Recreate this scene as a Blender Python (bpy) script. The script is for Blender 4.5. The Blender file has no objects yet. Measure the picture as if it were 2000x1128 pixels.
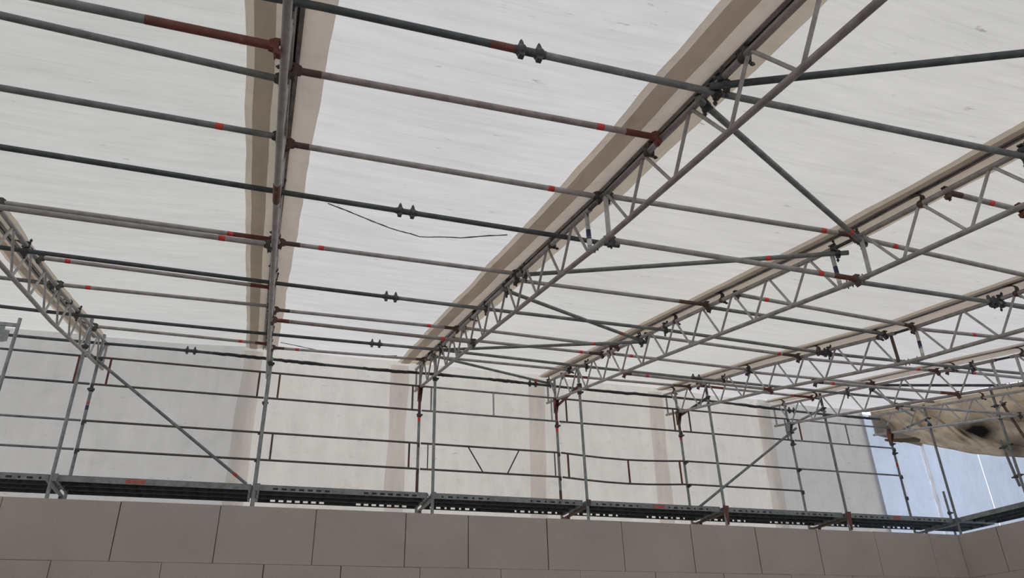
import bpy, math, random
from mathutils import Vector, Matrix, noise

random.seed(7)
SC = bpy.context.scene
COL = SC.collection
Z0 = 1.6                      # eye height above the floor; measured heights below are relative to it

# ------------------------------------------------------------------ camera
YAW, PITCH, ROLL, FPX = 0.33475, 0.4844, -0.02947, 1488.92
fw = Vector((math.sin(YAW)*math.cos(PITCH), math.cos(YAW)*math.cos(PITCH), math.sin(PITCH)))
rt0 = Vector((math.cos(YAW), -math.sin(YAW), 0)); up0 = rt0.cross(fw)
rt = math.cos(ROLL)*rt0 + math.sin(ROLL)*up0; up = -math.sin(ROLL)*rt0 + math.cos(ROLL)*up0
cam = bpy.data.cameras.new('camera'); cam.sensor_width = 36; cam.lens = FPX/2000*36
cam.clip_start = 0.05; cam.clip_end = 300
camo = bpy.data.objects.new('camera', cam); COL.objects.link(camo)
m = Matrix((rt, up, -fw)).transposed().to_4x4(); m.translation = Vector((0, 0, Z0)); camo.matrix_world = m
SC.camera = camo

# ------------------------------------------------------------------ sky, exposure
w = bpy.data.worlds.new('overcast_sky'); SC.world = w; w.use_nodes = True
nt = w.node_tree; bg = nt.nodes['Background']
tc = nt.nodes.new('ShaderNodeTexCoord'); sp = nt.nodes.new('ShaderNodeSeparateXYZ')
cr = nt.nodes.new('ShaderNodeValToRGB'); cr.color_ramp.elements[0].position = 0.0; cr.color_ramp.elements[1].position = 0.9
cr.color_ramp.elements[0].color = (0.88, 0.91, 0.97, 1); cr.color_ramp.elements[1].color = (0.98, 0.97, 0.97, 1)
nt.links.new(tc.outputs['Generated'], sp.inputs[0]); nt.links.new(sp.outputs['Z'], cr.inputs[0])
nt.links.new(cr.outputs[0], bg.inputs['Color']); bg.inputs['Strength'].default_value = 1.5
SC.view_settings.view_transform = 'Standard'; SC.view_settings.look = 'None'
SC.view_settings.gamma = 1; SC.view_settings.use_curve_mapping = False
SC.view_settings.exposure = 0.0
SC.cycles.max_bounces = 12; SC.cycles.diffuse_bounces = 8; SC.cycles.transmission_bounces = 8

# ------------------------------------------------------------------ materials
def newmat(name):
    mt = bpy.data.materials.new(name); mt.use_nodes = True
    n = mt.node_tree; n.nodes.clear()
    return mt, n, n.nodes.new('ShaderNodeOutputMaterial')
def N(n, t, **k):
    o = n.nodes.new(t)
    for a, b in k.items():
        if hasattr(o, a): setattr(o, a, b)
        else: o.inputs[a.replace('_', ' ')].default_value = b
    return o
def coords(n, scale=(1, 1, 1), kind='Object'):
    t = n.nodes.new('ShaderNodeTexCoord'); mp = n.nodes.new('ShaderNodeMapping')
    n.links.new(t.outputs[kind], mp.inputs[0]); mp.inputs['Scale'].default_value = scale
    return mp.outputs[0]
def ramp(n, src, stops):
    r = n.nodes.new('ShaderNodeValToRGB'); e = r.color_ramp.elements
    while len(e) < len(stops): e.new(0.5)
    for i, (p, c) in enumerate(stops):
        e[i].position = p; e[i].color = (c[0], c[1], c[2], 1)
    n.links.new(src, r.inputs[0]); return r.outputs[0]

def metal(name, base, dark, rough=0.5, met=0.15, spots=None, scale=9, bump=0.15):
    mt, n, out = newmat(name)
    b = N(n, 'ShaderNodeBsdfPrincipled', Roughness=rough, Metallic=met)
    nz = N(n, 'ShaderNodeTexNoise', Scale=scale, Detail=6.0, Roughness=0.65)
    n.links.new(coords(n), nz.inputs['Vector'])
    stops = [(0.32, dark), (0.62, base)]
    if spots: stops.append((0.74, spots))
    n.links.new(ramp(n, nz.outputs['Fac'], stops), b.inputs['Base Color'])
    n2 = N(n, 'ShaderNodeTexNoise', Scale=scale*8, Detail=3.0)
    n.links.new(coords(n), n2.inputs['Vector'])
    bp = N(n, 'ShaderNodeBump', Strength=bump, Distance=0.002)
    n.links.new(n2.outputs['Fac'], bp.inputs['Height']); n.links.new(bp.outputs[0], b.inputs['Normal'])
    n.links.new(b.outputs[0], out.inputs[0]); return mt

M = {}
M['galv'] = metal('galvanised_steel', (0.52, 0.51, 0.50), (0.34, 0.335, 0.335), spots=(0.60, 0.58, 0.56))
M['galv2'] = metal('weathered_galvanised_steel', (0.43, 0.405, 0.395), (0.28, 0.255, 0.245), spots=(0.48, 0.42, 0.39))
M['warm'] = metal('brownish_galvanised_steel', (0.37, 0.325, 0.31), (0.23, 0.195, 0.185), spots=(0.42, 0.37, 0.35))
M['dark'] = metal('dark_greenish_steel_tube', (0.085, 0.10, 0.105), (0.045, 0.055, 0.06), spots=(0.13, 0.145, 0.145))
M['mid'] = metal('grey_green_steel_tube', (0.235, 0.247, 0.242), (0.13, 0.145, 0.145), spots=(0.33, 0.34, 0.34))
M['post'] = metal('blue_grey_steel_post', (0.31, 0.335, 0.335), (0.18, 0.20, 0.205), spots=(0.40, 0.41, 0.40))
M['rail'] = metal('dark_brown_rail_steel', (0.13, 0.115, 0.105), (0.07, 0.065, 0.06), spots=(0.22, 0.17, 0.15))
M['rust'] = metal('red_oxide_painted_steel', (0.19, 0.055, 0.038), (0.11, 0.04, 0.033), met=0.0, rough=0.6, spots=(0.28, 0.19, 0.17), scale=14)
M['brown'] = metal('rusty_brown_steel', (0.14, 0.085, 0.068), (0.08, 0.055, 0.047), met=0.1, rough=0.65, scale=12)
M['redband'] = metal('bright_red_paint', (0.75, 0.075, 0.05), (0.45, 0.04, 0.035), met=0, rough=0.5, scale=20)
M['orange'] = metal('faded_red_sticker', (0.52, 0.13, 0.10), (0.35, 0.09, 0.08), met=0, rough=0.5, scale=20)
M['coupler'] = metal('dark_forged_coupler_steel', (0.10, 0.10, 0.10), (0.045, 0.045, 0.045), rough=0.55, met=0.4, spots=(0.18, 0.15, 0.13), scale=30)
M['alu'] = metal('aluminium_rail', (0.33, 0.305, 0.285), (0.19, 0.17, 0.155), rough=0.45, met=0.4)
M['deck'] = metal('dark_deck_steel', (0.13, 0.15, 0.155), (0.065, 0.08, 0.085), rough=0.55, met=0.3)
M['deckedge'] = metal('galvanised_deck_edge', (0.27, 0.29, 0.29), (0.16, 0.18, 0.18), rough=0.5, met=0.3)
M['white'] = metal('white_sticker', (0.75, 0.74, 0.72), (0.6, 0.6, 0.6), met=0, rough=0.5)
M['blue'] = metal('dark_blue_sticker', (0.03, 0.06, 0.16), (0.02, 0.03, 0.08), met=0, rough=0.5)
M['plastic'] = metal('black_tarpaulin_wrap', (0.035, 0.035, 0.04), (0.015, 0.015, 0.018), met=0, rough=0.4)
M['cord'] = metal('grey_frayed_cord', (0.18, 0.16, 0.14), (0.10, 0.09, 0.08), met=0, rough=0.9)

def tarp(name, trans, diff, streak=0.11, mix=0.5, dirt=True, stain_crease=None, seed=0.0, grid=True, sc=(0.8, 5, 5)):
    """woven sheeting that lets daylight through"""
    mt, n, out = newmat(name)
    base = coords(n)
    def noisev(scale, det, scl, off):
        mp = n.nodes.new('ShaderNodeMapping'); n.links.new(base, mp.inputs[0])
        mp.inputs['Scale'].default_value = scl; mp.inputs['Location'].default_value = (off, off*1.7, off*0.3)
        z = N(n, 'ShaderNodeTexNoise', Scale=scale, Detail=det, Roughness=0.6); n.links.new(mp.outputs[0], z.inputs['Vector'])
        return z.outputs['Fac']
    a = ramp(n, noisev(1.6, 6.0, sc, seed), [(0.3, (1-streak,)*3), (0.7, (1, 1, 1))])
    b = ramp(n, noisev(0.5, 3.0, (1, 1, 1), seed+3), [(0.3, (1-streak*0.8,)*3), (0.7, (1, 1, 1))])
    mul = N(n, 'ShaderNodeMixRGB', blend_type='MULTIPLY', Fac=1.0); n.links.new(a, mul.inputs[1]); n.links.new(b, mul.inputs[2])
    cur = mul.outputs[0]
    h_ = ramp(n, noisev(2.4, 4.0, (sc[0]*0.5, sc[1]*3, sc[2]*3), seed+15), [(0.30, (1-streak*0.7,)*3), (0.48, (1, 1, 1))])
    m_ = N(n, 'ShaderNodeMixRGB', blend_type='MULTIPLY', Fac=1.0); n.links.new(cur, m_.inputs[1]); n.links.new(h_, m_.inputs[2]); cur = m_.outputs[0]
    if dirt:
        f = noisev(5.0, 5.0, (1.0, 3.2, 3.2), seed+9)
        g = ramp(n, f, [(0.665, (1, 1, 1)), (0.76, (0.50, 0.48, 0.45))])
        mu = N(n, 'ShaderNodeMixRGB', blend_type='MULTIPLY', Fac=0.8); n.links.new(cur, mu.inputs[1]); n.links.new(g, mu.inputs[2]); cur = mu.outputs[0]
    if grid:
        wv = N(n, 'ShaderNodeTexWave', Scale=16.0, Distortion=0.3); wv.bands_direction = 'X'; n.links.new(base, wv.inputs['Vector'])
        g = ramp(n, wv.outputs['Fac'], [(0.0, (0.988,)*3), (0.4, (1, 1, 1))])
        mu = N(n, 'ShaderNodeMixRGB', blend_type='MULTIPLY', Fac=1.0); n.links.new(cur, mu.inputs[1]); n.links.new(g, mu.inputs[2]); cur = mu.outputs[0]
    if stain_crease:
        for (c, r, col, soft, *rz) in stain_crease:
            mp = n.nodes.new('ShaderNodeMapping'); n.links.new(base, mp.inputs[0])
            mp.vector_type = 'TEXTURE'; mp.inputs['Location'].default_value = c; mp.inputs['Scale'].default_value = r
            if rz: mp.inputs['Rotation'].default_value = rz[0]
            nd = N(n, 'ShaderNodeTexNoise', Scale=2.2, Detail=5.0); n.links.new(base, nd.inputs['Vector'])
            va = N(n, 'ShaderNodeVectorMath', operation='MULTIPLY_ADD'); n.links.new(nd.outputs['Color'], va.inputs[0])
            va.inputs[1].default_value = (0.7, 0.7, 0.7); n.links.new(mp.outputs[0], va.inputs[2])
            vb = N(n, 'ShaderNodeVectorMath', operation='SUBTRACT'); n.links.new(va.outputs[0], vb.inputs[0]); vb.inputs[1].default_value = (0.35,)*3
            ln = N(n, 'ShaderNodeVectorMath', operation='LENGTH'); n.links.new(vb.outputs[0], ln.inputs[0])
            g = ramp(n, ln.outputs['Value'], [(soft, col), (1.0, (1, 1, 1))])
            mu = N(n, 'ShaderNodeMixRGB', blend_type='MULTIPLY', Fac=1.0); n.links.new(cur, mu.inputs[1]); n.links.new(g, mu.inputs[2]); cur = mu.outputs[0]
    def tint(c):
        q = N(n, 'ShaderNodeMixRGB', blend_type='MULTIPLY', Fac=1.0); q.inputs[1].default_value = (*c, 1); n.links.new(cur, q.inputs[2]); return q.outputs[0]
    tr = N(n, 'ShaderNodeBsdfTranslucent'); n.links.new(tint(trans), tr.inputs['Color'])
    df = N(n, 'ShaderNodeBsdfDiffuse'); n.links.new(tint(diff), df.inputs['Color'])
    bp = N(n, 'ShaderNodeBump', Strength=0.35, Distance=0.02); n.links.new(noisev(2.2, 4.0, sc, seed+5), bp.inputs['Height'])
    n.links.new(bp.outputs[0], tr.inputs['Normal']); n.links.new(bp.outputs[0], df.inputs['Normal'])
    mx = N(n, 'ShaderNodeMixShader', Fac=mix); n.links.new(tr.outputs[0], mx.inputs[1]); n.links.new(df.outputs[0], mx.inputs[2])
    n.links.new(mx.outputs[0], out.inputs[0]); return mt

M['tarp0'] = tarp('white_roof_tarpaulin_old', (0.74, 0.745, 0.725), (0.78, 0.78, 0.76), seed=1)
M['tarp1'] = tarp('white_roof_tarpaulin', (0.83, 0.825, 0.83), (0.82, 0.81, 0.81), seed=6)
M['tarp2'] = tarp('white_roof_tarpaulin_warm', (0.79, 0.785, 0.755), (0.79, 0.785, 0.76), seed=13)
M['walltarp'] = tarp('off_white_wall_tarpaulin', (0.67, 0.63, 0.575), (0.72, 0.69, 0.65), seed=21, sc=(3, 3, 0.7), grid=False)
M['walltarp2'] = tarp('greyer_wall_tarpaulin', (0.50, 0.485, 0.46), (0.58, 0.565, 0.54), seed=25, sc=(3, 3, 0.7), grid=False)
M['clear'] = tarp('clear_weld_strip', (0.95, 0.97, 1.0), (0.9, 0.93, 0.97), seed=27, mix=0.1, grid=False, dirt=False, streak=0.03)
M['flap'] = tarp('beige_tarpaulin_flap', (0.92, 0.82, 0.71), (0.70, 0.61, 0.52), seed=31, sc=(5, 0.6, 5), grid=False, dirt=False, mix=0.40)
M['wallflap'] = tarp('beige_wall_tarpaulin_overlap', (0.97, 0.92, 0.88), (0.86, 0.80, 0.76), seed=37, sc=(5, 5, 0.5), grid=False, dirt=False, mix=0.09)
M['seam'] = tarp('brown_grey_seam_strip', (0.80, 0.73, 0.67), (0.52, 0.46, 0.41), seed=41, sc=(5, 0.6, 5), grid=False, dirt=False, mix=0.35)
M['bluetarp'] = tarp('bluish_white_side_tarpaulin', (0.58, 0.66, 0.80), (0.66, 0.71, 0.80), seed=51, sc=(3, 3, 1), grid=False, dirt=False, mix=0.45)
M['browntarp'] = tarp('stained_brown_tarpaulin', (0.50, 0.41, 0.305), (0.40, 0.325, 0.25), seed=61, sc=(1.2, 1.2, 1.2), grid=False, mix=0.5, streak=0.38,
    stain_crease=[((13.62, 11.13, 4.36+Z0), (0.62, 0.62, 0.36), (0.035, 0.04, 0.05), 0.25), ((14.0, 10.75, 3.92+Z0), (0.50, 0.75, 0.34), (0.07, 0.07, 0.09), 0.08), ((13.3, 10.2, 4.3+Z0), (0.7, 1.2, 0.25), (0.45, 0.40, 0.36), 0.1), ((13.75, 11.50, 4.45+Z0), (0.42, 0.09, 0.9), (0.22, 0.18, 0.15), 0.15, (0, 0, -0.25)), ((13.5, 11.75, 4.6+Z0), (0.6, 0.06, 0.9), (0.45, 0.38, 0.32), 0.15, (0, 0, -0.3)), ((13.6, 12.3, 4.8+Z0), (0.4, 0.08, 0.9), (0.5, 0.42, 0.33), 0.15, (0, 0, 0.3)), ((13.3, 11.9, 4.7+Z0), (0.35, 0.5, 0.5), (0.6, 0.5, 0.4), 0.1)])  # rotated narrow ellipses paint fold-crease shade into the colour; the rest are stains

def blockmat():
    mt, n, out = newmat('grey_sand_lime_block')
    b = N(n, 'ShaderNodeBsdfPrincipled', Roughness=0.92)
    z = N(n, 'ShaderNodeTexNoise', Scale=1.3, Detail=7.0, Roughness=0.6); n.links.new(coords(n), z.inputs['Vector'])
    c = ramp(n, z.outputs['Fac'], [(0.3, (0.445, 0.392, 0.358)), (0.7, (0.51, 0.456, 0.422))])
    z2 = N(n, 'ShaderNodeTexNoise', Scale=38.0, Detail=5.0, Roughness=0.7); n.links.new(coords(n), z2.inputs['Vector'])
    g = ramp(n, z2.outputs['Fac'], [(0.25, (0.88,)*3), (0.6, (1, 1, 1))])
    mu = N(n, 'ShaderNodeMixRGB', blend_type='MULTIPLY', Fac=1.0); n.links.new(c, mu.inputs[1]); n.links.new(g, mu.inputs[2])
    n.links.new(mu.outputs[0], b.inputs['Base Color'])
    bp = N(n, 'ShaderNodeBump', Strength=0.3, Distance=0.004); n.links.new(z2.outputs['Fac'], bp.inputs['Height']); n.links.new(bp.outputs[0], b.inputs['Normal'])
    n.links.new(b.outputs[0], out.inputs[0]); return mt
M['block'] = blockmat()
M['mortar'] = metal('dark_joint_mortar', (0.10, 0.09, 0.085), (0.06, 0.055, 0.05), met=0, rough=0.95)
M['floor'] = metal('concrete_slab', (0.48, 0.45, 0.43), (0.36, 0.34, 0.33), met=0, rough=0.9, scale=2)

# ------------------------------------------------------------------ mesh helpers
def V(*a): return Vector(a)
def P(x, y, z): return Vector((x, y, z+Z0))
class MB:
    def __init__(s): s.v = []; s.f = []; s.smooth = []
    def add(s, vs, fs, smooth=False):
        o = len(s.v); s.v += [Vector(v) for v in vs]
        for f in fs: s.f.append([i+o for i in f]); s.smooth.append(smooth)
    def tube(s, pts, r, n=12, hollow=True):
        pts = [Vector(p) for p in pts]; rings = []
        rs = r if isinstance(r, (list, tuple)) else [r]*len(pts)
        for i, p in enumerate(pts):
            d = (pts[min(i+1, len(pts)-1)] - pts[max(i-1, 0)]).normalized()
            a = Vector((0, 0, 1)) if abs(d.z) < 0.9 else Vector((1, 0, 0))
            u = d.cross(a).normalized(); v = u.cross(d)
            rings.append([p + rs[i]*(math.cos(2*math.pi*k/n)*u + math.sin(2*math.pi*k/n)*v) for k in range(n)])
        vs = [q for r_ in rings for q in r_]; fs = []
        for i in range(len(pts)-1):
            for k in range(n):
                fs.append([i*n+k, i*n+(k+1) % n, (i+1)*n+(k+1) % n, (i+1)*n+k])
        s.add(vs, fs, True)
        s.add(rings[0], [list(range(n))[::-1]]); s.add(rings[-1], [list(range(n))])
        return s
    def box(s, c, size, ax=None):
        c = Vector(c); ax = ax or (Vector((1, 0, 0)), Vector((0, 1, 0)), Vector((0, 0, 1)))
        h = [x/2 for x in size]; vs = []
        for i in (-1, 1):
            for j in (-1, 1):
                for k in (-1, 1): vs.append(c+ax[0]*h[0]*i+ax[1]*h[1]*j+ax[2]*h[2]*k)
        s.add(vs, [[0, 1, 3, 2], [4, 6, 7, 5], [0, 4, 5, 1], [2, 3, 7, 6], [0, 2, 6, 4], [1, 5, 7, 3]]); return s
    def prism(s, poly, o, a, b, d, t):
        """polygon (list of 2d) in axes a,b at o, thickness t along d, centred"""
        k = len(poly); vs = [o+a*x+b*y-d*t/2 for x, y in poly]+[o+a*x+b*y+d*t/2 for x, y in poly]
        s.add(vs, [list(range(k))[::-1], list(range(k, 2*k))]+[[i, (i+1) % k, k+(i+1) % k, k+i] for i in range(k)]); return s
    def grid(s, fn, nu, nv, t=0.0, smooth=True):
        o = len(s.v)
        for i in range(nu+1):
            for j in range(nv+1): s.v.append(Vector(fn(i/nu, j/nv)))
        for i in range(nu):
            for j in range(nv):
                a = o+i*(nv+1)+j; s.f.append([a, a+1, a+nv+2, a+nv+1]); s.smooth.append(smooth)
        return s
    def build(s, name, mat, parent=None, loc=None):
        me = bpy.data.meshes.new(name)
        org = Vector((0, 0, 0))
        if parent is not None: org = world_loc(parent)
        me.from_pydata([v-org for v in s.v], [], s.f)
        for i, p in enumerate(me.polygons): p.use_smooth = s.smooth[i]
        me.materials.append(mat if not isinstance(mat, str) else M[mat]); me.update()
        o = bpy.data.objects.new(name, me); COL.objects.link(o)
        if parent is not None: o.parent = parent
        return o
def world_loc(o):
    l = Vector((0, 0, 0))
    while o is not None: l += o.location; o = o.parent
    return l
def tag(o, label=None, cat=None, group=None, kind=None):
    if label: o['label'] = label
    if cat: o['category'] = cat
    if group: o['group'] = group
    if kind: o['kind'] = kind
    return o
def thing(name, loc, label, cat, group=None):
    o = bpy.data.objects.new(name, None); COL.objects.link(o); o.empty_display_size = 0.1
    o.location = loc; return tag(o, label, cat, group)
EX, EY, EZ = Vector((1, 0, 0)), Vector((0, 1, 0)), Vector((0, 0, 1))
ORD = ['first', 'second', 'third', 'fourth', 'fifth', 'sixth', 'seventh', 'eighth', 'ninth', 'tenth', 'eleventh', 'twelfth', 'thirteenth', 'fourteenth']

def clamp_ring(mb, p, d, r=0.031, L=0.05, lug=EZ):
    """half-coupler: ring around a tube (direction d) with hinge lug, bolt and flange nut"""
    d = d.normalized(); l = (lug-d*lug.dot(d)).normalized(); sdir = d.cross(l)
    mb.tube([p-d*L/2, p-d*L*0.3, p+d*L*0.3, p+d*L/2], [r*1.0, r*1.14, r*1.14, r*1.0], 10)
    q = p+l*(r+0.006)
    mb.box(q, (L*0.8, 0.05, 0.018), (d, sdir, l))
    mb.tube([q+sdir*0.03-l*0.02, q+sdir*0.03+l*0.045], 0.0075, 6)
    mb.tube([q+sdir*0.03+l*0.018, q+sdir*0.03+l*0.034], 0.0145, 6)
    mb.tube([q-sdir*0.03-d*L*0.4, q-sdir*0.03+d*L*0.4], 0.009, 6)
def coupler(parent, pa, da, pb, db, mat='coupler', name='coupler'):
    """right-angle or swivel coupler gripping tube a at pa and tube b at pb"""
    pa, pb = Vector(pa), Vector(pb); mb = MB(); g = pb-pa
    if g.length < 1e-4: g = EZ*0.02
    gn = g.normalized()
    clamp_ring(mb, pa, da, lug=-gn); clamp_ring(mb, pb, db, lug=gn)
    mb.tube([pa, pb], 0.018, 8)
    return mb.build(name, mat, parent)
def sleeve(parent, p, d):
    mb = MB(); d = d.normalized()
    mb.tube([p-d*0.10, p+d*0.10], 0.0275, 12)
    sd = EZ-d*EZ.dot(d); sd.normalize(); t = d.cross(sd)
    for k in (-1, 1):
        q = p+d*0.058*k
        mb.tube([q-d*0.027, q-d*0.018, q+d*0.018, q+d*0.027], [0.030, 0.038, 0.038, 0.030], 10)
        mb.prism([(-0.020, 0.03), (-0.012, 0.062), (0.0, 0.082), (0.012, 0.062), (0.02, 0.03)], q, d, sd, t, 0.03)
        mb.prism([(-0.020, -0.03), (-0.016, -0.055), (0.016, -0.055), (0.02, -0.03)], q, d, sd, t, 0.04)
    return mb.build('sleeve_coupler', 'coupler', parent)
def band(parent, a, b, at, mat='redband', r=0.0255, L=0.05, name='red_band'):
    """painted band centred at distance `at` from a along a-b"""
    d = (b-a).normalized(); p = a+d*at
    o = MB().tube([p-d*L/2, p+d*L/2], r, 12).build(name, mat, parent)
    if mat == 'redband': o['label'] = 'bright red painted band'
    return o

# ------------------------------------------------------------------ frame of the shelter
L = 2.57; XK = [-2.5433+k*L for k in range(7)]
YO, YI = 12.571, 11.5245
PLT = {0: [(-6, 1.75), (1, 2.72), (5, 3.3), (9.6, 4.07), (13, 4.78)], 1: [(-6, 1.75), (1, 2.78), (5.04, 3.39), (8.96, 4.12), (13, 4.87)],
       2: [(-6, 1.75), (1, 2.78), (5.04, 3.39), (8.96, 4.12), (13, 4.87)], 3: [(-6, 1.7), (1, 2.75), (4.95, 3.33), (8.5, 4.02), (13, 4.86)],
       4: [(-6, 1.6), (1, 2.64), (6.9, 3.56), (9.72, 4.18), (13, 4.83)], 5: [(-6, 1.5), (1, 2.55), (7.42, 3.7), (10.2, 4.25), (13, 4.79)],
       6: [(-6, 1.5), (1, 2.5), (10.05, 4.22), (13, 4.78)]}
def zl(k, Y):
    p = PLT[max(0, min(6, k))]
    if Y >= p[-1][0]: a, b = p[-2], p[-1]
    else:
        for a, b in zip(p, p[1:]):
            if Y <= b[0]: break
    return a[1]+(b[1]-a[1])*(Y-a[0])/(b[0]-a[0])
HU = 0.42
def zroof(X, Y):
    f = (X-XK[0])/L; k = int(math.floor(f)); t = f-k
    return zl(k, Y)*(1-t)+zl(k+1, Y)*t+HU
def xchord(k, Y, upper):            # the second girder leans a little, its lower chord drifting left
    if k == 1: return XK[1]-0.02-0.14*(13-Y)/10
    return XK[k]
YEND = -4.3

# ------------------------------------------------------------------ ground and block walls
def struct(name, mb, mat): return tag(mb.build(name, mat), kind='structure')
struct('floor', MB().box(P(4.5, 3.5, -1.6-0.1), (24, 22, 0.2)), 'floor')
YW, XW, XWL, ZW = 10.9, 12.12, -4.6, 2.27
CH = 0.735
def block_wall(name, o, d, nrm, joints1, joints2, length, wthick=0.36, zt=ZW):
    """courses of large blocks; o = inner top corner, d = along, nrm = towards outside"""
    core = MB(); blocks = MB()
    hgt = zt+1.6
    c = o+d*length/2-EZ*hgt/2+nrm*wthick/2
    core.box(c, (length-0.02, wthick-0.02, hgt-0.02), (d, nrm, EZ))
    z = 0.0; row = 0
    while z < hgt-0.01:
        h = min(CH, hgt-z)
        js = [0.0]+[j for j in (joints1 if row % 2 == 0 else joints2) if 0.05 < j < length-0.05]+[length]
        for a, b in zip(js, js[1:]):
            g = random.uniform(0.002, 0.0075); g2 = 0.0015
            dz = random.uniform(0, 0.008) if row == 0 else 0
            pts = [(a+g+random.uniform(0, 0.004), -z-g2-dz), (b-g, -z-g2-dz-random.uniform(0, 0.004)), (b-g-random.uniform(0, 0.003), -z-h+g2), (a+g, -z-h+g2)]
            dep = random.uniform(0.0, 0.003)
            blocks.prism(pts[::-1], o+nrm*(wthick/2+dep), d, EZ, nrm, wthick+0.003)
        z += h; row += 1
    w_ = struct(name, blocks, 'block')
    core.build('mortar_joints', 'mortar', w_)
    return w_
def rel(js, x0): return [j-x0 for j in js]
x0 = XWL
j1 = [-4.1, -2.88, -1.56, -0.36, 0.87, 2.11, 3.02, 4.23, 5.46, 6.66, 7.86, 9.06, 10.26, 11.46]
j2 = [-3.4, -2.19, -0.957, 0.267, 1.26, 2.33, 3.50, 4.72, 5.95, 7.15, 8.4, 9.6, 10.8]
block_wall('wall_back', P(x0, YW, ZW), EX, EY, rel(j1, x0), rel(j2, x0), XW-x0+0.36)
ja = [0.8+1.2*i for i in range(13)]; jb = [0.3+1.2*i for i in range(13)]
block_wall('wall_right', P(XW, YW-0.001, ZW), -EY, EX, ja, jb, YW-YEND)
block_wall('wall_left', P(XWL, YEND, ZW), EY, -EX, ja, jb, YW-YEND)
block_wall('wall_rear', P(XW+0.36, YEND, 0.5), -EX, -EY, ja, jb, XW-XWL+0.72, zt=0.5)   # unseen; wall kept low, opening added so sky light brightens the interior

# ------------------------------------------------------------------ tarpaulins
def nz(x, y, z=0.0): return noise.noise(Vector((x, y, z)))
def roof_z(X, Y, u, seed):
    sag = -0.035*math.sin(math.pi*u)
    wr = 0.010*nz(X*0.6+seed, Y*2.6, seed)+0.004*nz(X*1.2+seed, Y*7+X*0.8, seed+4)
    e = max(0.0, 1-(13.1-Y)/0.5)
    return zroof(X, Y)+0.17+(sag+wr)*math.sin(math.pi*min(1, max(0, u)))**0.5+0.0*e
def roof_sheet(Xa, Xb, mat, label, seed, clampk=None):
    mb = MB()
    def fn(u, v):
        X = Xa+(Xb-Xa)*u; Y = YEND-0.8+(13.1-YEND+0.8)*v
        return P(X, Y, roof_z(X, Y, u, seed))
    mb.grid(fn, 30, 200)
    o = mb.build('roof_tarpaulin', mat); return tag(o, label, 'tarpaulin', 'roof tarpaulins between the girders')
roof_sheet(-8.6, XK[0]-0.2, 'tarp2', 'white translucent roof tarpaulin left of the first girder, at the left edge', 2)
names = ['between the first and second girders from the left', 'between the second and third girders, with a curved frayed cord', 'between the third and fourth girders, above the grey diagonal braces',
         'between the fourth and fifth girders from the left', 'between the fifth and sixth girders from the left', 'between the sixth and seventh girders, next to the brown tarpaulin']
KO = [-0.22, -0.12, 0.05, 0.00, -0.03, -0.04, -0.04]     # where each keder rail runs beside its girder
for k in range(6):
    roof_sheet(XK[k]+KO[k]+0.001, XK[k+1]+KO[k+1]-0.001, ['tarp0', 'tarp1', 'tarp2', 'tarp2', 'tarp1', 'tarp1'][k], 'white roof tarpaulin '+names[k], k*7.3)

FL = [(-0.44, -0.03), (-0.43, 0.09), (-0.34, 0.25), (-0.17, 0.28), (-0.19, 0.28), (-0.18, 0.28), (-0.2, 0.08)]
GL = ['first', 'second', 'third', 'fourth', 'fifth', 'sixth', 'seventh']
GD = ['leftmost girder', 'second girder from the left, running overhead', 'third girder from the left', 'fourth girder from the left', 'fifth girder from the left', 'sixth girder from the left', 'rightmost girder']
for k in range(7):
    a, b = FL[k]; gap = 0.02; kdrift = 0
    t = thing('tarpaulin_flap', P(XK[k]+KO[k], 12.9, zl(k, 12.9)+HU+0.12), 'beige overlap flap of the roof sheeting along the '+GD[k], 'tarpaulin flap', 'beige flaps along the keder rails')
    def strip(a, b, dz, name, mat, wav=0.02, par=None):
        mb = MB()
        def fn(u, v):
            Y = YEND-0.5+(13.02-YEND+0.5)*v
            ed = wav*(nz(Y*1.3, k*5+a*3)+0.5*nz(Y*4.1, k*3))
            x = a+(b-a)*u+(ed if (u < 0.01 or u > 0.99) else 0)
            z = zl(k, Y)+HU+0.155-dz-0.012*math.sin(math.pi*u)*(0.6+nz(Y*2, k))
            z -= 0.02*max(0, abs(x-KO[k])-0.05)
            return P(XK[k]+x, Y, z)
        mb.grid(fn, 6, 160); return mb.build(name, mat, par or t)
    kw = KO[k]
    strip(a, kw-gap, 0.035, 'flap_side', 'flap'); 
    if b-kw > 0.05: strip(kw+gap, b, 0.035, 'flap_side', 'flap')
    s_ = strip(a+0.055, a+0.055+(kw-a)*0.42, 0.048, 'seam_strip', 'seam', 0.012); s_['label'] = 'darker stained seam strip'

def wall_sheet(name, fa, fb, zt, zb, mat, label, seed, amp=0.02, nu=40, nv=60, group='wall tarpaulins', nrm=EY):
    mb = MB()
    def fn(u, v):
        p = Vector(fa)+(Vector(fb)-Vector(fa))*u; zz = zb+(zt(u)-zb)*v
        h = p.x if abs(nrm.y) > 0.5 else p.y
        d = amp*(nz(h*1.1+seed, zz*0.45, seed)+0.45*nz(h*2.2+zz*1.6, zz*1.2-h, seed+2))*min(1, 6*u, 6*(1-u), 4*(1-v))
        return P(p.x, p.y, zz)+nrm*d
    mb.grid(fn, nu, nv); o = mb.build(name, mat); return tag(o, label, 'tarpaulin', group)
YT = 13.1
wl = ['behind the leftmost scaffold bay, left of the first girder', 'behind the bay with the long diagonal brace on the left', 'behind the bay right of the second girder', 'behind the bay whose guardrail has a V of thin bars',
      'behind the bay whose guardrail has red uprights', 'behind the bay crossed by the right-hand diagonal brace', 'behind the last bay before the bluish corner']
edges = [-8.6]+[x-0.25 for x in XK[:6]]+[12.80]
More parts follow.
